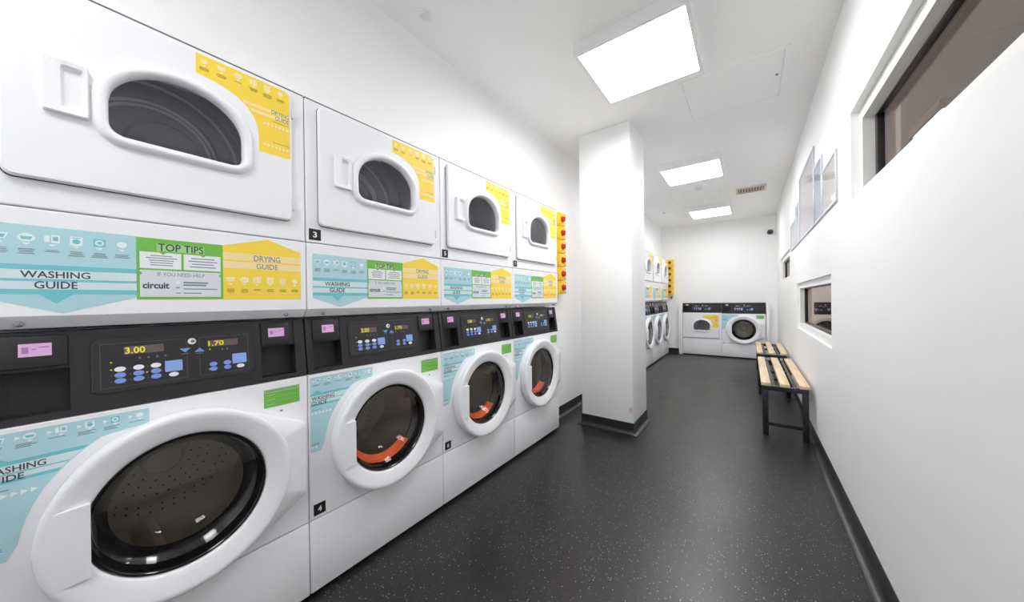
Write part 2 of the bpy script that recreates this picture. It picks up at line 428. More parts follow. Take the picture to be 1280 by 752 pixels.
skirt('baseboard_pillar', [(PX0, PY0, -1, -1), (PX1, PY0, 1, -1), (PX1, PY1, 1, 1), (PX0, PY1, -1, 1)], closed=True)
# filler panel between the far corner and the end-wall dryer, and a boxed corner at the other end
obj('trim_1', MB().box(.186, BACKX[0] - .006, 7.60, YB, 0, ZS - .02, 'wall_paint', .003).mesh('trim_1'), kind='structure')
obj('trim_2', MB().box(BACKX[1] + .006, BACKX[1] + .05, 7.60, YB, 0, ZS - .02, 'wall_paint', .003).mesh('trim_2'), kind='structure')

# ================================================================== ceiling fittings
def ceiling_light(x, y, label, power):
    t = thing('ceiling_light', label, 'ceiling light', (x, y, H), 0, 'square ceiling lights'); h = .285; o = .305
    c = MB(); dp = .075
    for a, b, cc, d in ((-o, o, -o, -h), (-o, o, h, o), (-o, -h, -h, h), (h, o, -h, h)):
        c.box(a, b, cc, d, -dp, 0, 'light_case')
    c.box(-h, h, -h, h, -.02, 0, 'light_case')
    obj('light_case', c.mesh('light_case'), t)
    obj('diffuser', MB().box(-h, h, -h, h, -dp + .006, -dp + .012, lamp_mat(power)).mesh('diffuser', 0), t, label='glowing white panel')
def lamp_mat(p):
    nm = 'diffuser_%d' % round(p * 100)
    if nm not in MATS: pmat(nm, (255, 255, 255), .6, emit=(252, 253, 255), estr=LAMP * p)
    return nm
ceiling_light(.868, 2.105, 'large glowing square ceiling light nearest the viewer, by the pillar top', .82)
ceiling_light(.868, 4.33, 'middle glowing square ceiling light, between the other two in view', .8)
ceiling_light(.868, 6.52, 'smallest glowing square ceiling light, nearest the end wall', .6)
ceiling_light(.868, -.5, 'glowing square ceiling light overhead, behind where the viewer stands', .58)

def hatch(x0, x1, y0, y1, label, lock=True):
    t = thing('access_hatch', label, 'hatch', ((x0 + x1) / 2, (y0 + y1) / 2, H), 0, 'ceiling access hatches')
    a, b = (x1 - x0) / 2, (y1 - y0) / 2; f = MB(); w_ = .022
    for p, q, r_, s_ in ((-a, a, -b, -b + w_), (-a, a, b - w_, b), (-a, -a + w_, -b + w_, b - w_), (a - w_, a, -b + w_, b - w_)): f.box(p, q, r_, s_, -.010, .001, 'ceiling_paint')
    obj('hatch_frame', f.mesh('hatch_frame'), t)
    obj('hatch_panel', MB().box(-a + w_ + .005, a - w_ - .005, -b + w_ + .005, b - w_ - .005, -.009, .001, 'ceiling_paint').mesh('hatch_panel'), t)
    if lock:
        l = MB(); l.cyl((a - .05, -.02, -.014), (a - .05, -.02, -.007), .008, 'metal_grey', 14); obj('hatch_lock', l.mesh('hatch_lock'), t, label='small metal lock')
        for s_ in (-1, 1):
            obj('hinge', MB().box(-a + w_ - .004, -a + w_ + .006, s_ * b * .5 - .03, s_ * b * .5 + .03, -.013, -.008, 'ceiling_paint').mesh('hinge'), t)
hatch(1.0, 1.612, 2.58, 3.19, 'flush square access hatch with a lock, beside the nearest ceiling light')
hatch(.43, 1.09, 5.30, 5.90, 'faint flush access hatch between the two far ceiling lights', False)

v = thing('ceiling_vent', 'beige slatted air vent in the ceiling near the window wall', 'vent', (1.425, 5.69, H))
f = MB(); a, b = .17, .14
for p, q, r_, s_ in ((-a, a, -b, -b + .025), (-a, a, b - .025, b), (-a, -a + .025, -b + .025, b - .025), (a - .025, a, -b + .025, b - .025)): f.box(p, q, r_, s_, -.016, 0, 'vent_beige', .002)
obj('vent_frame', f.mesh('vent_frame'), v)
obj('vent_backing', MB().box(-a + .02, a - .02, -b + .02, b - .02, -.003, 0, 'vent_dark').mesh('vent_backing'), v)
sl = MB().box(-.005, .005, -b + .025, b - .025, -.013, -.003, 'vent_beige').mesh('slat')
for i in range(9): obj('slat', sl, v, loc=(-a + .025 + (i + .5) * (2 * a - .05) / 9, 0, 0))

def smoke(x, y, r, label, h=.03):
    t = thing('smoke_detector', label, 'smoke detector', (x, y, H)); m = MB()
    def lz(prof, mat): m.loft([[(q * math.cos(2 * PI * i / 24), q * math.sin(2 * PI * i / 24), z) for i in range(24)] for q, z in prof], mat, False, True)
    lz([(r, 0), (r, -.3 * h), (r * .85, -.35 * h)], 'plastic'); obj('detector_base', m.mesh('detector_base'), t)
    m = MB(); lz([(r * .8, -.3 * h), (r * .75, -.8 * h), (r * .55, -h)], 'lip_white'); obj('detector_head', m.mesh('detector_head'), t)
smoke(.847, 5.11, .05, 'small round detector on the ceiling behind the middle light', .045)
smoke(.181, 6.226, .05, 'small round detector on the ceiling above the far stacked machines', .03)
smoke(.018, 1.138, .036, 'faint round white detector on the ceiling above the nearest dryers', .016)

cd_ = thing('dome_camera', 'small dark dome camera high on the end wall', 'camera', (1.715, YB, 2.365))
m = MB().lathe(0, 0, [(.055, 0), (.055, .02), (.045, .028)], 'lip_white', 24, cap1=True); obj('camera_base', m.mesh('camera_base'), cd_)
m = MB().lathe(0, 0, [(.046, .025), (.046, .05), (.04, .068), (.025, .08), (.008, .085)], 'cam_dark', 24, cap1=True); obj('camera_dome', m.mesh('camera_dome'), cd_)

# ================================================================== stickers shared by the machines
def lines(mb, a0, a1, z, n, d, mat, h=.0016, gap=.0036, rnd=None, center=True):
    """rows of unreadably fine print"""
    for i in range(n):
        w_ = (a1 - a0) * (rnd.uniform(.65, 1.0) if rnd else 1); c = (a0 + a1) / 2
        p, q = (c - w_ / 2, c + w_ / 2) if center else (a0, a0 + w_)
        mb.rect(p, q, z - i * gap - h, z - i * gap, d, mat)
def icon(mb, x, z, s, d, k, white, detail):
    if k == 0: mb.flat([(x - s, z + s * .6), (x + s, z + s * .6), (x + s * .7, z - s * .5), (x - s * .7, z - s * .5)], d, white); mb.flat([(x - s * .75, z + s * .3), (x + s * .75, z + s * .3), (x + s * .5, z - s * .35), (x - s * .5, z - s * .35)], d + .0002, detail)
    elif k == 1: mb.flat(oval(x, z, s, s * .8), d, white); mb.flat([(x - s * .7, z + s * .2), (x + s * .7, z + s * .2), (x + s * .5, z - s * .4), (x - s * .5, z - s * .4)], d + .0002, detail)
    elif k == 2: mb.rect(x - s * .9, x - s * .3, z - s * .6, z + s * .7, d, white); mb.rect(x - s * .1, x + s * .9, z - s * .7, z + s * .9, d, white); mb.rect(x + .1 * s, x + s * .7, z - s * .3, z + s * .5, d + .0002, detail)
    elif k == 3: mb.flat(rrect(x - s * .8, x + s * .8, z - s * .9, z + s * .9, s * .2, 3), d, white); mb.flat(circle(x, z - s * .1, s * .5, 14), d + .0002, detail); mb.rect(x - s * .5, x + s * .5, z + s * .5, z + s * .7, d + .0002, detail)
    elif k == 4: mb.rect(x - s * .8, x + s * .8, z - s * .8, z + s * .8, d, detail); mb.flat(circle(x, z, s * .6, 14), d + .0002, white); mb.flat(circle(x, z, s * .35, 12), d + .0004, detail)
    else: mb.flat(oval(x, z, s * .75, s * .65), d, white)
    mb.flat([(x - s * .5, z - s * 1.0), (x + s * .5, z - s * 1.0), (x, z - s * 1.5)], d, white)

def guide_stickers(rec, D):
    """the three stickers side by side on a dryer's lower panel"""
    rnd = random.Random(7)
    s = MB(); d = D
    s.flat([(.022, 1.358), (.250, 1.357), (.250, 1.184), (.128, 1.144), (.022, 1.182)], d, 'st_blue')
    for z1, z0 in ((1.2635, 1.251), (1.2292, 1.223), (1.204, 1.1915)): s.rect(.022, .250, z0, z1, d + .0002, 'st_teal')
    for z1, z0 in ((1.251, 1.2292), (1.223, 1.204)): s.rect(.022, .250, z0, z1, d + .0002, 'st_pale')
    s.flat([(.092, 1.193), (.118, 1.168), (.145, 1.193)], d + .0003, 'st_teal')
    s.text('WASHING', .068, .170, 1.2315, 1.2485, d + .0005, 'st_ink', .012); s.text('GUIDE', .087, .150, 1.2055, 1.2235, d + .0005, 'st_ink', .012)
    for i, x in enumerate((.041, .077, .113, .149, .186, .224)):
        icon(s, x, 1.328, .0125, d + .0003, i, 'st_white', 'st_teal'); lines(s, x - .014, x + .014, 1.301, (4, 4, 2, 4, 4, 3)[i], d + .0003, 'st_ink2', rnd=rnd)
    rec.part('washing_guide_sticker', s, label='pale blue washing guide sticker with icons', smooth=0)
    s = MB(); s.rect(.250, .437, 1.178, 1.3555, d, 'st_green')
    s.rect(.289, .392, 1.3195, 1.3425, d + .0002, 'st_green_pale')
    s.text('TOP TIPS', .292, .390, 1.3205, 1.3425, d + .0005, 'st_ink', .01)
    s.rect(.256, .340, 1.268, 1.3155, d + .0002, 'st_box'); s.rect(.345, .431, 1.268, 1.3155, d + .0002, 'st_box'); s.rect(.256, .431, 1.186, 1.263, d + .0002, 'st_box2')
    for c in (.302, .389): s.flat([(c - .007, 1.3156), (c + .007, 1.3156), (c, 1.3095)], d + .0004, 'st_green')
    for c in (.256, .431): s.flat([(c, 1.259), (c + (.005 if c < .3 else -.005), 1.2535), (c, 1.248)], d + .0004, 'st_green')
    lines(s, .266, .332, 1.307, 5, d + .0003, 'st_greyink', .0028, .0068, rnd); lines(s, .353, .425, 1.306, 4, d + .0003, 'st_greyink', .0034, .0086, rnd)
    s.text('IF YOU NEED HELP', .290, .392, 1.2465, 1.2575, d + .0005, 'st_ink2', .004)
    s.text('circuit', .261, .314, 1.2095, 1.2275, d + .0005, 'st_ink', .03)
    s.flat(oval(.332, 1.228, .004, .005), d + .0004, 'st_white'); s.rect(.328, .336, 1.212, 1.2155, d + .0004, 'st_ink2'); s.rect(.328, .338, 1.196, 1.1985, d + .0004, 'st_ink2')
    for z, x1, hh in ((1.2315, .400, .0045), (1.224, .396, .0045), (1.2115, .422, .003), (1.1985, .384, .003)): s.rect(.344, x1, z - hh, z, d + .0003, 'st_ink2')
    rec.part('tips_sticker', s, label='green and white tips sticker', smooth=0)
    s = MB(); s.flat([(.437, 1.177), (.666, 1.177), (.666, 1.354), (.562, 1.391), (.437, 1.355)], d, 'st_yellow')
    for z1, z0 in ((1.334, 1.310), (1.3055, 1.282)): s.rect(.437, .666, z0, z1, d + .0002, 'st_ypale')
    s.text('DRYING', .520, .599, 1.3105, 1.3305, d + .0005, 'st_ink2', .008); s.text('GUIDE', .527, .591, 1.2835, 1.302, d + .0005, 'st_ink2', .008)
    for i, x in enumerate((.456, .493, .528, .567, .606, .645)):
        icon(s, x, 1.244, .0125, d + .0003, (0, 1, 2, 3, 4, 5)[i], 'st_ywhite', 'st_ypale'); lines(s, x - .012, x + .012, 1.213, (4, 4, 2, 3, 3, 3)[i], d + .0003, 'st_yink', rnd=rnd)
    rec.part('drying_guide_sticker', s, label='yellow drying guide sticker with icons', smooth=0)

def dryer_door_sticker(rec, D, dz=0.0):
    rnd = random.Random(3); s = MB(); d = D
    arc = [(.375, 1.880), (.410, 1.8765), (.445, 1.868), (.475, 1.855), (.500, 1.836), (.520, 1.808), (.531, 1.775), (.534, 1.74), (.534, 1.695)]
    s.flat([(q, z + dz) for q, z in arc + [(.629, 1.695), (.629, 1.930), (.614, 1.943), (.375, 1.943)]], d, 'st_yellow')
    for z1, z0, x0 in ((1.853, 1.843, .492), (1.835, 1.825, .513)): s.rect(x0, .629, z0 + dz, z1 + dz, d + .0002, 'st_ypale')
    s.text('DRYING', .572, .626, 1.842 + dz, 1.856 + dz, d + .0005, 'st_ink2', .01); s.text('GUIDE', .583, .626, 1.823 + dz, 1.837 + dz, d + .0005, 'st_ink2', .01)
    for i, x in enumerate((.394, .436, .478, .520, .560, .600)):
        icon(s, x, 1.924 + dz, .011, d + .0003, (5, 0, 1, 2, 3, 5)[i], 'st_ywhite', 'st_ypale')
        z = 1.904 + dz; lines(s, x - .014, x + .014, z, (3, 3, 1, 3, 4, 3)[i], d + .0003, 'st_yink', rnd=rnd)
    for z in (1.80, 1.725):
        lines(s, .575, .625, z + .016 + dz, 1, d + .0003, 'st_yink')
        for i in range(7): x = .548 + i * .0115; s.flat([(x, z - .006 + dz), (x + .009, z + dz), (x, z + .006 + dz)], d + .0003, 'st_ywhite')
    return rec.part('drying_guide_door_sticker', s, label='yellow drying guide sticker with curved inner edge', smooth=0)

WC = (.345, .577)      # washer door centre
def washer_sticker(rec, D, dz=0.0):
    rnd = random.Random(9); s = MB(); d = D; r_ = .286
    def arcx(z): return WC[0] - math.sqrt(max(r_ ** 2 - (z - WC[1]) ** 2, 0))
    arc = [(arcx(z), z) for z in (.604, .63, .66, .69, .715, .74, .765, .79, .805, .815)]
    s.flat([(q, z + dz) for q, z in [(.007, .572), (.045, .572)] + [(max(arc[0][0], .046), arc[0][1])] + arc[1:] + [(.270, .826), (.270, .867), (.007, .867)]], d, 'st_blue')
    for z1, z0 in ((.802, .793), (.7745, .7715), (.760, .752)):
        s.flat([(.007, z0 + dz), (arcx(z0) - .003, z0 + dz), (arcx(z1) - .003, z1 + dz), (.007, z1 + dz)], d + .0002, 'st_teal')
    for z1, z0 in ((.793, .7745), (.7715, .760)):
        s.flat([(.007, z0 + dz), (arcx(z0) - .003, z0 + dz), (arcx(z1) - .003, z1 + dz), (.007, z1 + dz)], d + .0002, 'st_pale')
    s.flat([(.012, .800 + dz), (.053, .800 + dz), (.032, .814 + dz)], d + .0003, 'st_teal')
    s.text('WASHING', .012, .100, .7755 + dz, .7905 + dz, d + .0005, 'st_ink', .012); s.text('GUIDE', .012, .070, .7555 + dz, .7705 + dz, d + .0005, 'st_ink', .012)
    for i, x in enumerate((.03, .072, .116, .160, .202, .246)):
        icon(s, x + .006, .853 + dz, .0095, d + .0003, (0, 1, 2, 3, 4, 5)[i], 'st_white', 'st_teal'); s.flat([(x - .014, .847 + dz), (x - .006, .852 + dz), (x - .014, .857 + dz)], d + .0003, 'st_white')
        lines(s, x - .013, x + .018, .8375 + dz, (2, 3, 1, 3, 3, 1)[i], d + .0003, 'st_ink2', rnd=rnd, center=False)
    for z, n in ((.724, 6), (.591, 2)):
        lines(s, .012, .05 if n > 2 else .04, z + .014 + dz, 1 if n > 2 else 2, d + .0003, 'st_ink2', .002, .0045)
        for i in range(n): x = .011 + i * .0135; s.flat([(x, z - .006 + dz), (x + .011, z + dz), (x, z + .006 + dz)], d + .0003, 'st_white')
    rec.part('washing_guide_sticker', s, label='pale blue washing guide sticker with curved inner edge', smooth=0)
def care_sticker(rec, D, dz=0.0):
    s = MB(); d = D; s.rect(.543, .656, .788 + dz, .853 + dz, d, 'st_green')
    s.rect(.546, .653, .842 + dz, .850 + dz, d + .0002, 'st_green_pale')
    s.rect(.549, .650, .8445 + dz, .848 + dz, d + .0003, 'st_ink2')
    for i, z in enumerate((.832, .815, .799)): s.rect(.548, .652, z - .0065 + dz, z + .0065 + dz, d + .0002, 'st_green'); s.rect(.550, .578, z - .001 + dz, z + .0015 + dz, d + .0003, 'st_green_pale'); s.rect(.546, .653, z + .008 + dz, z + .0088 + dz, d + .0003, 'st_green_pale')
    rec.part('care_sticker', s, label='small green notice sticker', smooth=0)

# ================================================================== machines
DEP = .72
def plate_hole(mb, rect, hole, c, d0, d1, mat, bev=.003):
    """front plate with a shaped opening; rect = rounded outline polygon builder (inset) -> pts"""
    contour_loft(mb, c, [(hole, d0), (hole, d1), (rect(bev), d1), (rect(0), d1 - bev), (rect(0), d0)], mat, corner_polys=(rect(0),))
    return mb

def fascia_parts(rec, stack, z0, z1, k):
    """black control fascia with its panel, displays, keys and label pods; z0..z1, leaning back by k"""
    def dn(mb): return mb.shear(z0, k)
    Z = lambda z: z0 + (z - .882) * (z1 - z0) / (1.098 - .882)
    f = MB(); w_ = MW - .003
    holes = [(.024, .137, .898, 1.004)] + ([(.541, .649, .898, 1.006)] if stack else [])
    f.fbox(.003, w_, -.09, -.045, z0, z1, 'fascia')
    xs = sorted({.003, w_, *[h[0] for h in holes], *[h[1] for h in holes]})
    for i in range(len(xs) - 1):
        a, b = xs[i], xs[i + 1]
        hh = [h for h in holes if abs(h[0] - a) < 1e-6]
        if hh: f.fbox(a, b, -.046, 0, z0, Z(hh[0][2]), 'fascia'); f.fbox(a, b, -.046, -.004, Z(hh[0][3]), z1, 'fascia'); f.fbox(a, b, -.0459, -.0445, Z(hh[0][2]), Z(hh[0][3]), 'pocket')
        else: f.fbox(a, b, -.046, 0, z0, z1, 'fascia')
    F = rec.part('control_fascia', dn(f), label='black control fascia')
    pods = [(.024, .137, .063, .110)] + ([(.541, .638, .565, .615)] if stack else [])
    for a, b, p, q in pods:
        m = MB().fbox(a + .003, b - .003, -.004, .004, Z(1.012), Z(1.09), 'fascia', .004)
        rec.part('drawer_front', dn(m), F)
        m = MB().fbox(p, q, .003, .0046, Z(1.040), Z(1.071), 'pink'); 
        for i, (u, v_) in enumerate(((.1, .3), (.4, .52), (.6, .9))): m.rect(p + (q - p) * u, p + (q - p) * v_, Z(1.048), Z(1.063), .0048, 'pink_ink') if i < 1 else m.rect(p + (q - p) * u, p + (q - p) * v_, Z(1.052 + .004 * i), Z(1.055 + .004 * i), .0048, 'pink_ink')
        rec.part('price_label', dn(m), F, 'pink printed label', 0)
    dx = 0.0
    m = MB(); contour_loft(m, (.3425, Z(.997)), [(rrect(.168, .517, Z(.923), Z(1.073), .006), 0), (rrect(.169, .516, Z(.924), Z(1.072), .006), .003), (rrect(.173, .512, Z(.928), Z(1.068), .005), .0035)], 'fascia_panel', cap1=True)
    d = .0038
    def border(a0, a1, b0, b1, t=.0009):
        for r_ in ((a0, a1, b0, b0 + t), (a0, a1, b1 - t, b1), (a0, a0 + t, b0, b1), (a1 - t, a1, b0, b1)): m.rect(r_[0], r_[1], Z(r_[2]), Z(r_[3]), d, 'line_grey')
    border(.184, .352, .938, 1.057); border(.380, .504, .938, 1.057)
    for x in (.255, .272, .289, .306): m.flat([(x - .003, Z(1.009)), (x + .003, Z(1.009)), (x, Z(1.016))], d, 'mark_grey')
    for x in (.436, .448): m.flat([(x - .003, Z(1.011)), (x + .003, Z(1.011)), (x, Z(1.018))], d, 'mark_grey')
    for x, z in ((.203, 1.006), (.203, .986), (.268, .969), (.405, 1.017), (.402, .954)): m.flat(oval(x, Z(z), .002, .002, 8), d, 'disp_yellow')
    for x in (.203, .237, .270):
        for z in (.986, .970, .954): m.flat(oval(x, Z(z), .0013, .0013, 8), d - .00005, 'mark_grey')
    m.rect(.340, .357, Z(1.0095), Z(1.0115), d, 'mark_grey'); m.rect(.372, .389, Z(1.0065), Z(1.0085), d, 'mark_grey')
    P = rec.part('control_panel', dn(m), F, 'dark keypad panel with thin outlines', 0)
    def sub(nm, mb, lb=None): rec.part(nm, dn(mb), F, lb, 0)
    for (x0, x1, za, zb, txt) in ((.226, .303, 1.024, 1.046, '3.00'), (.400, .477, 1.025, 1.045, '1.70')):
        m = MB().fbox(x0, x1, .003, .0042, Z(za), Z(zb), 'disp_bg')
        m.text(txt, x0 + .002, x0 + .04, Z(za + .002), Z(zb - .002), .0047, 'disp_yellow', .018)
        sub('display', m, 'brown display with glowing yellow digits')
    def key(x, z, rx, rz, mat): sub('button', MB().prism(oval(x, Z(z), rx, rz), .003, .0052, mat))
    for x in (.2185, .2525, .286):
        for i, z in enumerate((.986, .970, .9545)): key(x, z, .0105, .0068, 'btn_white' if i == 0 else 'btn_blue')
    for x in (.412, .447):
        for z in (.969, .954): key(x, z, .0095, .0068, 'btn_blue')
    key(.322, .9535, .0105, .0064, 'btn_white'); key(.481, .953, .0105, .0064, 'btn_white')
    for x0, x1 in ((.304, .341), (.460, .498)): sub('button', MB().fbox(x0, x1, .003, .0052, Z(.9625), Z(.9945), 'btn_big', .001))
    sub('coin_emblem', MB().prism(oval(.364, Z(1.047), .0095, .0095, 18), .003, .0048, 'btn_white').flat(oval(.366, Z(1.047), .005, .005, 12), .005, 'mark_grey'))
    sub('button', MB().prism([(.336, Z(1.027)), (.348, Z(1.0145)), (.360, Z(1.027))], .003, .0052, 'btn_blue'))
    sub('button', MB().prism([(.369, Z(1.0125)), (.381, Z(1.025)), (.393, Z(1.0125))], .003, .0052, 'btn_blue'))

def make_washer(stack=True, orange=True):
    rec = Recipe(); w_ = MW; dz = 0.0 if stack else -.026; zk = .305 + dz; zf = .882 + dz
    ztop = 1.100 if stack else ZS; c = (WC[0], WC[1] + dz); g = .002
    cab = MB()
    for a, b in ((g, .02), (w_ - .02, w_ - g)): cab.fbox(a, b, -DEP, -.0125, .02, zf - .001 if stack else ztop, 'enamel')
    cab.fbox(g, w_ - g, -DEP, -DEP + .01, .02, ztop - .01, 'enamel').fbox(g, w_ - g, -DEP, -.0125, .02, .05, 'enamel')
    cab.fbox(g, w_ - g, -DEP, -.1, ztop - .012, ztop, 'enamel')
    rec.part('cabinet', cab)
    rec.part('toe_kick', MB().fbox(g, w_ - g, -.06, -.03, 0, .021, 'dark_gap'), label='dark recessed toe strip')
    rec.part('kick_panel', MB().fbox(g, w_ - g, -.0125, 0, .022, zk - .002, 'enamel', .003))
    m = MB(); rect = lambda i: rrect(g + i, w_ - g - i, zk + .002 + i, zf - .002 - i, .004 - i * .5, 3)
    plate_hole(m, rect, circle(c[0], c[1], .205, 72), c, -.0125, 0, 'enamel'); rec.part('front_panel', m)
    lk = MB().fbox(.592, .600, 0, .002, .766 + dz, .771 + dz, 'metal_grey') if stack else MB().lathe(.028, zk - .0, [(.011, 0), (.011, .006), (.006, .0065)], 'metal_grey', 16, cap1=True)
    rec.part('screw' if stack else 'panel_lock', lk)
    # door: hinged plate with flared hinge side, raised round surround
    hp = [(.6635, .712 + dz), (.6635, .442 + dz)]
    def hull(r_, inset):
        x1 = .6635 - inset; za, zb = .712 + dz - inset, .444 + dz + inset
        def tang(px, pz, sgn):
            dx, dz_ = px - c[0], pz - c[1]; D = math.hypot(dx, dz_); return math.atan2(dz_, dx) + sgn * math.acos(r_ / D)
        t1, t2 = tang(x1, za, 1), tang(x1, zb, -1) + 2 * PI
        return [(x1, zb), (x1, za)] + [(c[0] + r_ * math.cos(t1 + (t2 - t1) * i / 40), c[1] + r_ * math.sin(t1 + (t2 - t1) * i / 40)) for i in range(41)]
    m = MB(); R0 = .262
    contour_loft(m, c, [(hull(R0, 0), .001), (hull(R0, 0), .032), (hull(R0 - .003, .003), .036), (circle(c[0], c[1], .245, 72), .043)], 'plastic', corner_polys=(hull(R0, 0)[:2],))
    m.lathe(c[0], c[1], [(.265, .03), (.267, .041), (.264, .0475), (.257, .051), (.248, .0505), (.235, .047), (.215, .041), (.201, .037), (.196, .033), (.1945, .024), (.194, .002)], 'plastic', 72)
    Dr = rec.part('door', m, smooth=50)
    # handle plate on the opening side
    cx = .164; pts = [(cx, c[1] - .098), (cx, c[1] + .086)] + [(c[0] + .250 * math.cos(t), c[1] + .250 * math.sin(t)) for t in [R(160 + 43 * i / 10) for i in range(11)]]
    m = MB(); n = len(pts)
    dd = [.050 if i < 2 else .0515 for i in range(n)]
    top = [(a, -dd[i], z) for i, (a, z) in enumerate(pts)]; bot = [(a, -.02, z) for a, z in pts]
    m.add(top + bot, [tuple(range(n))] + [(i, (i + 1) % n, n + (i + 1) % n, n + i) for i in range(n)], 'plastic')
    rec.part('handle', m, Dr, smooth=20)
    m = MB().lathe(c[0], c[1], [(.194, .010), (.1935, .026), (.191, .029), (.187, .0285), (.184, .025), (.181, .012), (.179, -.008)], 'rim_black', 64)
    rec.part('glass_rim', m, Dr, 'glossy black rim')
    m = MB().lathe(c[0], c[1], [(.1835, .0225), (.17, .026), (.14, .031), (.09, .036), (.02, .038)], 'glass_washer', 56, cap1=True)
    rec.part('door_glass', m, Dr, 'clear domed glass', smooth=60)
    m = MB().lathe(c[0], c[1], [(.178, -.006), (.158, -.028), (.138, -.06), (.118, -.085), (.09, -.1), (.05, -.108), (.012, -.11)], 'glass_bowl', 48, cap1=True)
    rec.part('glass_bowl', m, Dr, smooth=60)
    m = MB().lathe(c[0], c[1], [(.204, -.011), (.200, -.03), (.206, -.05), (.192, -.07), (.20, -.09), (.235, -.10)], 'gasket', 48); rec.part('gasket', m)
    m = MB().lathe(c[0], c[1], [(.235, -.105), (.262, -.12), (.262, -.42), (.25, -.44), (.16, -.445), (.155, -.43), (.06, -.43), (.05, -.415), (.01, -.412)], 'steel', 48, cap1=True)
    for k in range(3):
        t = R(20 + 120 * k); u = (math.cos(t), math.sin(t)); q = (-u[1], u[0])
        pr = [(.262, -.04), (.205, -.012), (.2, 0), (.205, .012), (.262, .04)]
        ring = lambda d_: [(c[0] + u[0] * r_ + q[0] * s_, -d_, c[1] + u[1] * r_ + q[1] * s_) for r_, s_ in pr]
        m.loft([ring(-.13), ring(-.42)], 'steel', True, True, closed=False)
    for rr, cnt in ((.245, 0), (.2, 40), (.178, 36), (.13, 26), (.105, 20), (.08, 14)):
        for i in range(cnt):
            t = 2 * PI * i / cnt; m.flat(oval(c[0] + rr * math.cos(t), c[1] + rr * math.sin(t), .0033, .0033, 6), -.441 if rr > .16 else -.4265, 'hole_dark')
    rec.part('drum', m, label='perforated steel drum')
    if not orange:
        m = MB().lathe(c[0], c[1], [(.1785, -.010), (.172, -.016), (.160, -.03), (.150, -.05)], 'rim_black', 56); rec.part('inner_ring', m, Dr, 'dark inner door ring')
    if orange:
        m = MB(); n = 16; a0, a1 = R(216), R(318)
        rings = [[(c[0] + r_ * math.cos(a0 + (a1 - a0) * i / n), -d_, c[1] + r_ * math.sin(a0 + (a1 - a0) * i / n)) for i in range(n + 1)] for r_, d_ in ((.172, -.022), (.166, -.048), (.158, -.052), (.146, -.058), (.148, -.066), (.176, -.066), (.172, -.022))]
        m.loft(rings, 'orange', closed=False); rec.part('orange_strip', m, label='orange curved strip low inside the door glass')
    fascia_parts(rec, stack, zf, ztop - (.002 if stack else 0), .14 if stack else .04)
    washer_sticker(rec, .0006, dz); care_sticker(rec, .0006, dz)
    return rec

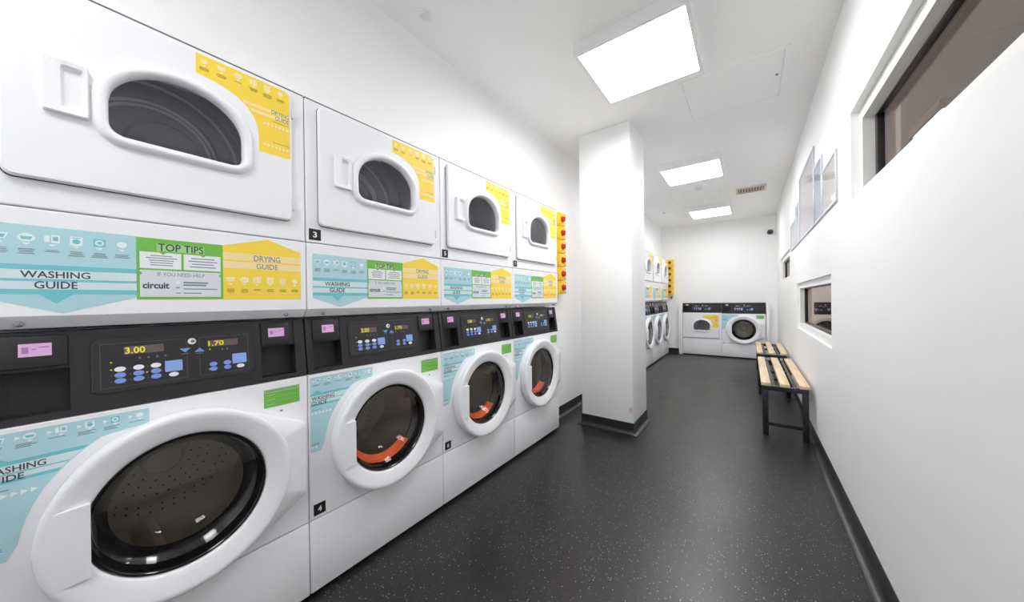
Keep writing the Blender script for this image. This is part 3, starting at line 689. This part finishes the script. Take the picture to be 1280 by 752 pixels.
def make_dryer(stack=True):
    rec = Recipe(); g = .002; w_ = MW; dz = 0.0 if stack else -1.107
    zlo = 1.402 if stack else .345; ztop = ZT if stack else .868
    cab = MB(); z0 = 1.112 if stack else .02; zc = ztop if stack else ZS
    for a, b in ((g, .02), (w_ - .02, w_ - g)): cab.fbox(a, b, -DEP, -.04, z0, zc - .001, 'enamel')
    cab.fbox(g, w_ - g, -DEP, -DEP + .01, z0, zc - .01, 'enamel').fbox(g, w_ - g, -DEP, -.0125 if stack else -.1, zc - .012, zc, 'enamel').fbox(g, w_ - g, -DEP, -.04, z0, z0 + .012, 'enamel')
    rec.part('cabinet', cab)
    c = (.346, 1.715 + dz)
    D = lambda off: dshape(c[0], 1.621 + dz, 1.824 + dz, .142, .118, .03, off)
    m = MB(); zfp = ztop - (.005 if stack else .001); rect = lambda i: rrect(g + i, w_ - g - i, zlo + i, zfp - i, .004 - .5 * i, 3)
    if stack: rec.part('top_gap_shade', MB().fbox(g, w_ - g, -.02, -.003, zfp, ztop, 'line_grey'), label='grey strip painted in for the shadow gap')  # grey strip stands in for the shadow gap along the dryer top
    plate_hole(m, rect, circle(c[0], 1.72 + dz, .175, 72), c, -.0125, 0, 'enamel'); rec.part('front_panel', m)
    # door
    zb, zt_ = 1.470 + dz, (1.9455 + dz if stack else .83)
    m = MB(); dr = lambda i: rrect(.045 + i, .636 - i, zb + i, zt_ - i, .018 - i * .5, 5)
    plate_hole(m, dr, D(.004), c, .003, .019, 'enamel', .004)
    gap = rrect(.0435, .6375, zb - .002, zt_ + .002, .019, 5)
    contour_loft(m, c, [(circle(c[0], 1.72 + dz, .178, 72), .0008), (gap, .0008), (dr(.003), .003)], 'dark_gap', corner_polys=(gap,))
    Dr = rec.part('door', m)
    m = MB(); contour_loft(m, c, [(D(.0), .004), (D(.001), .024), (D(.006), .0325), (D(.013), .0355), (D(.02), .034), (D(.026), .028), (D(.029), .0192)], 'plastic', n=110)
    rec.part('window_ring', m, Dr, smooth=50)
    m = MB(); contour_loft(m, c, [(D(.001), .010), (D(-.03), .0125), (D(-.07), .0135)], 'glass_dryer', cap1=True, n=90); rec.part('door_glass', m, Dr, 'smoky glass', smooth=60)
    # pull handle with scooped pocket
    m = MB(); h = (.102, .171, 1.639 + dz, 1.772 + dz)
    if not stack: h = (.112, .152, 1.70 + dz, 1.755 + dz)
    hole = rrect(h[0] + (h[1] - h[0]) * .38, h[1] - .003, h[2] + .015, h[3] - .012, .005, 4); hc = ((hole[0][0] + hole[10][0]) / 2, (h[2] + h[3]) / 2)
    deep = rrect(h[0] + (h[1] - h[0]) * .44, h[1] - .012, h[2] + .02, h[3] - .02, .005, 4)
    out = lambda i: rrect(h[0] + i, h[1] - i, h[2] + i, h[3] - i, .005, 4)
    contour_loft(m, hc, [(out(0), .0185), (out(0), .030), (out(.0025), .033), (hole, .031), (deep, .0195)], 'plastic', cap1=True, corner_polys=(out(0),)); rec.part('handle', m, Dr)
    hg = MB().fbox(.634, .642, .001, .021, -.02, .02, 'lip_white', .002).mesh('hinge')
    for z in ((1.875, 1.53) if stack else (.75, .43)): rec.part('hinge', hg, Dr, loc=(0, 0, z))
    m = MB().lathe(c[0], 1.72 + dz, [(.178, -.012), (.182, -.05), (.22, -.07), (.29, -.09), (.29, -.16), (.282, -.165), (.282, -.24), (.29, -.245), (.29, -.30), (.27, -.31), (.265, -.30), (.235, -.30), (.23, -.312), (.19, -.312), (.185, -.30), (.15, -.30), (.145, -.312), (.1, -.312), (.09, -.30), (.02, -.30)], 'steel_dryer', 56, cap1=True)
    for rr in (.235, .17, .155): m.lathe(c[0] - .03, 1.70 + dz, [(rr + .005, -.300), (rr + .003, -.292), (rr - .003, -.292), (rr - .005, -.300)], 'steel_ridge', 56)
    rec.part('drum', m, label='ribbed steel drum')
    dryer_door_sticker(rec, .0196, dz if stack else dz - .012)
    if stack:
        m = MB(); z1 = 1.399
        prof = [(-.0125, z1), (-.003, z1), (0, z1 - .003), (0, 1.139), (-.004, 1.133), (-.030, 1.108), (-.06, 1.108)]
        m.loft([[(a, -d_, z) for a in (g, w_ - g)] for d_, z in prof], 'enamel', closed=False)
        for i, a in enumerate((g, w_ - g)): m.add([(a, -d_, z) for d_, z in prof], [tuple(range(len(prof)))], 'enamel')
        rec.part('lower_panel', m, smooth=25)
        sc_ = MB().lathe(0, 0, [(.007, 0), (.007, .004), (.004, .006)], 'metal_grey', 12, cap1=True).mesh('screw')
        for a in (.065, .62): rec.part('screw', sc_, loc=(a, .0145, 1.1195))
        guide_stickers(rec, .0006)
    else:
        rec.part('toe_kick', MB().fbox(g, w_ - g, -.06, -.03, 0, .021, 'dark_gap'))
        rec.part('kick_panel', MB().fbox(g, w_ - g, -.0125, 0, .022, zlo - .003, 'enamel', .003))
        rec.part('panel_lock', MB().lathe(.03, zlo, [(.011, 0), (.011, .006), (.006, .0065)], 'metal_grey', 16, cap1=True))
        fascia_parts(rec, False, .868, ZS, .04)
    return rec

W_OR, W_PL = make_washer(True, True), make_washer(True, False)
D_ST = make_dryer(True)
W_SA, D_SA = make_washer(False, False), make_dryer(False)

def number_plate(t, digit, a, z, s=.044):
    m = MB().fbox(a, a + s, 0, .0012, z, z + s, 'black_plate'); m.text(digit, a + s * .33, a + s * .67, z + s * .24, z + s * .76, .0016, 'plate_white', .02)
    obj('number_plate', m.mesh('number_plate', 0), t, label='black square plate with white number')
near = [
    ('nearest the viewer, cut by the picture edge, stacked with no number in view', None, None),
    ('with number plate three, second along the near row', '3', '4'),
    ('with number plate five, third along the near row', '5', '6'),
    ('last of the near row, beside the yellow isolator switches', '7', None)]
wl = ['big white washing machine nearest the viewer, empty dark drum behind its glass',
      'white washing machine with number plate four, second along the near row',
      'white washing machine with number plate six, third along the near row',
      'white washing machine at the end of the near row, before the pillar']
dl = ['big white tumble dryer nearest the viewer, stacked over the largest washing machine',
      'white tumble dryer with number plate three, second along the upper near row',
      'white tumble dryer with number plate five, third along the upper near row',
      'white tumble dryer at the end of the upper near row, beside the yellow switches']
for i in range(4):
    y = BANK0[0] + i * MW
    t = (W_PL if i == 0 else W_OR).place('washing_machine', wl[i], 'washing machine', (0, y, 0), PI / 2, 'stacked washing machines in the near row')
    if near[i][2]: number_plate(t, near[i][2], .015, .320)
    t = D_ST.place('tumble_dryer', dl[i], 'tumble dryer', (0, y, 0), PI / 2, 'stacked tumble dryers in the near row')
    if near[i][1]: number_plate(t, near[i][1], .011, 1.412)
fl = ['beside the pillar edge', 'between two like it', 'closest to the end wall']
for i in range(3):
    y = BANK1[0] + i * MW
    W_PL.place('washing_machine', 'small distant white washing machine under a dryer beyond the pillar, ' + fl[i], 'washing machine', (0, y, 0), PI / 2, 'stacked washing machines beyond the pillar')
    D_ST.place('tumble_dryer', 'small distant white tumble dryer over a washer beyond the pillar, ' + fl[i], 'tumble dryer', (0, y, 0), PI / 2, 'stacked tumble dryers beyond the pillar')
YM = 7.59
D_SA.place('tumble_dryer', 'single white tumble dryer with black top fascia, built into the end wall', 'tumble dryer', (BACKX[0], YM, 0), 0)
W_SA.place('washing_machine', 'single white washing machine built into the end wall beside the benches', 'washing machine', (BACKX[0] + MW, YM, 0), 0)

# ================================================================== isolator switches
def switch_recipe(knob):
    r_ = Recipe(); hw, hh, dp = .07, .0635, .085
    m = MB().fbox(-hw, hw, 0, dp * .55, -hh + .0005, hh - .0005, 'switch_yellow', .004).fbox(-hw + .002, hw - .002, dp * .55 - .004, dp, -hh + .002, hh - .002, 'switch_yellow', .006)
    B = r_.part('switch_box', m)
    for sx in (-1, 1):
        for sz in (-1, 1): r_.part('screw', MB().lathe(sx * .056, sz * .05, [(.005, dp - .001), (.005, dp + .0012), (.002, dp + .0014)], 'st_yink', 10, cap1=True), B)
    m = MB().lathe(0, 0, [(.029, dp - .001), (.029, dp + .008), (.024, dp + .010), (.022, dp + .019), (.018, dp + .022)], knob, 24, cap1=True)
    m.fbox(-.007, .007, dp + .018, dp + .032, -.021, .021, knob, .003)
    r_.part('rotary_knob', m, label='red rotary knob'); return r_
SN, SF = switch_recipe('switch_red'), switch_recipe('switch_dark')
pos = ['topmost', 'second from the top', 'third from the top', 'fourth from the top', 'second from the bottom', 'bottom']
for i in range(6):
    z = 1.94 - i * .1315
    SN.place('isolator_switch', 'yellow switch box with red knob beside the near dryers, %s of six' % pos[i], 'switch', (XL, 2.838, z), PI / 2, 'isolator switches on the near side wall')
    z = 1.93 - i * .125
    SF.place('isolator_switch', 'small distant yellow switch box on the end wall corner, %s of six' % pos[i], 'switch', (.022, YB, z), 0, 'isolator switches on the end wall')
for nm, lab, loc, rz in (('cable_gland', 'small grey cable gland under the near column of yellow switches', (XL, 2.80, 1.195), PI / 2), ('cable_gland', 'small grey cable gland under the distant column of yellow switches', (.04, YB, 1.19), 0)):
    t = thing(nm, lab, 'cable gland', loc, rz)
    obj('gland_body', MB().fbox(-.02, .02, 0, .04, -.018, .022, 'st_greyink', .004).mesh('gland_body'), t)
    obj('gland_nut', MB().cyl((0, -.02, -.035), (0, -.02, -.016), .011, 'mark_grey', 6).mesh('gland_nut'), t)

# ================================================================== framed panels on the window wall
frames = [(2.582, 3.028, 2.002, (228, 228, 222), 'silver framed pale panel nearest the viewer, low outer one of five'),
          (3.034, 3.366, 2.128, (190, 206, 230), 'narrow silver framed blue panel between the nearest and the tallest'),
          (3.372, 4.255, 2.310, (232, 225, 229), 'tallest and widest silver framed panel, centre of the stepped row of five'),
          (4.262, 4.590, 2.122, (206, 218, 230), 'narrow silver framed panel just beyond the tallest'),
          (4.596, 5.100, 2.000, (224, 225, 226), 'low silver framed panel furthest from the viewer in the stepped row')]
for i, (y0, y1, zt_, col, lab) in enumerate(frames):
    zb = 1.702; wd, hh = y1 - y0, zt_ - zb
    t = thing('picture_frame', lab, 'picture frame', (XR, (y0 + y1) / 2, zb), -PI / 2, 'stepped row of framed panels'); b = .016; h2 = wd / 2
    f = MB()
    for p, q, r_, s_ in ((-h2, h2, 0, b), (-h2, h2, hh - b, hh), (-h2, -h2 + b, b, hh - b), (h2 - b, h2, b, hh - b)): f.fbox(p, q, 0, .010, r_, s_, 'alu', .0015)
    obj('frame', f.mesh('frame'), t)
    pmat('poster_%d' % i, col, .5, vary=.04, vscale=5)
    obj('poster', MB().fbox(-h2 + b, h2 - b, .001, .005, b, hh - b, 'poster_%d' % i).mesh('poster', 0), t)
    obj('glazing', MB().fbox(-h2 + b, h2 - b, .0065, .0085, b, hh - b, 'glass_picture').mesh('glazing', 0), t, label='glossy clear glazing')

# ================================================================== benches
def bench(y0, y1, label):
    t = thing('bench', label, 'bench', (1.6235, (y0 + y1) / 2, 0), 0, 'slatted benches along the wall'); L2 = (y1 - y0) / 2; hx = .1555
    slat = MB().box(-.0325, .0325, -L2, L2, .420, .448, 'wood', .004).mesh('slat')
    for x in (-hx + .0325, 0, hx - .0325): obj('slat', slat, t, loc=(x, 0, 0))
    tube = .04; leg = MB().box(-tube / 2, tube / 2, -tube / 2, tube / 2, 0.006, .384, 'bench_steel', .003).mesh('leg')
    foot = MB().box(-.019, .019, -.019, .019, 0, .012, 'pocket', .002).mesh('foot')
    xl = hx - .028; yl = L2 - .03
    for sx in (-1, 1):
        for sy in (-1, 1):
            l = obj('leg', leg, t, loc=(sx * xl, sy * yl, 0)); obj('rubber_foot', foot, l)
    cr = MB().box(-xl - .02, xl + .02, -.02, .02, .382, .4205, 'bench_steel', .003).mesh('crossbar')
    lo = MB().box(-xl + .018, xl - .018, -.0125, .0125, .085, .112, 'bench_steel', .002).mesh('lower_bar')
    for sy in (-1, 1): obj('crossbar', cr, t, loc=(0, sy * yl, 0)); obj('lower_bar', lo, t, loc=(0, sy * yl, 0))
    md = MB().box(-xl - .02, xl + .02, -.015, .015, .395, .4205, 'bench_steel', .002).mesh('crossbar')
    obj('crossbar', md, t, loc=(0, 0, 0))
    ra = MB().box(-.0125, .0125, -yl + .02, yl - .02, .388, .4185, 'bench_steel', .002).mesh('side_rail')
    for sx in (-1, 1): obj('side_rail', ra, t, loc=(sx * xl * .55, 0, 0))
bench(3.462, 4.935, 'nearer slatted bench of pale wood on black steel legs')
bench(5.35, 6.62, 'farther slatted bench of pale wood, partly behind the nearer bench')
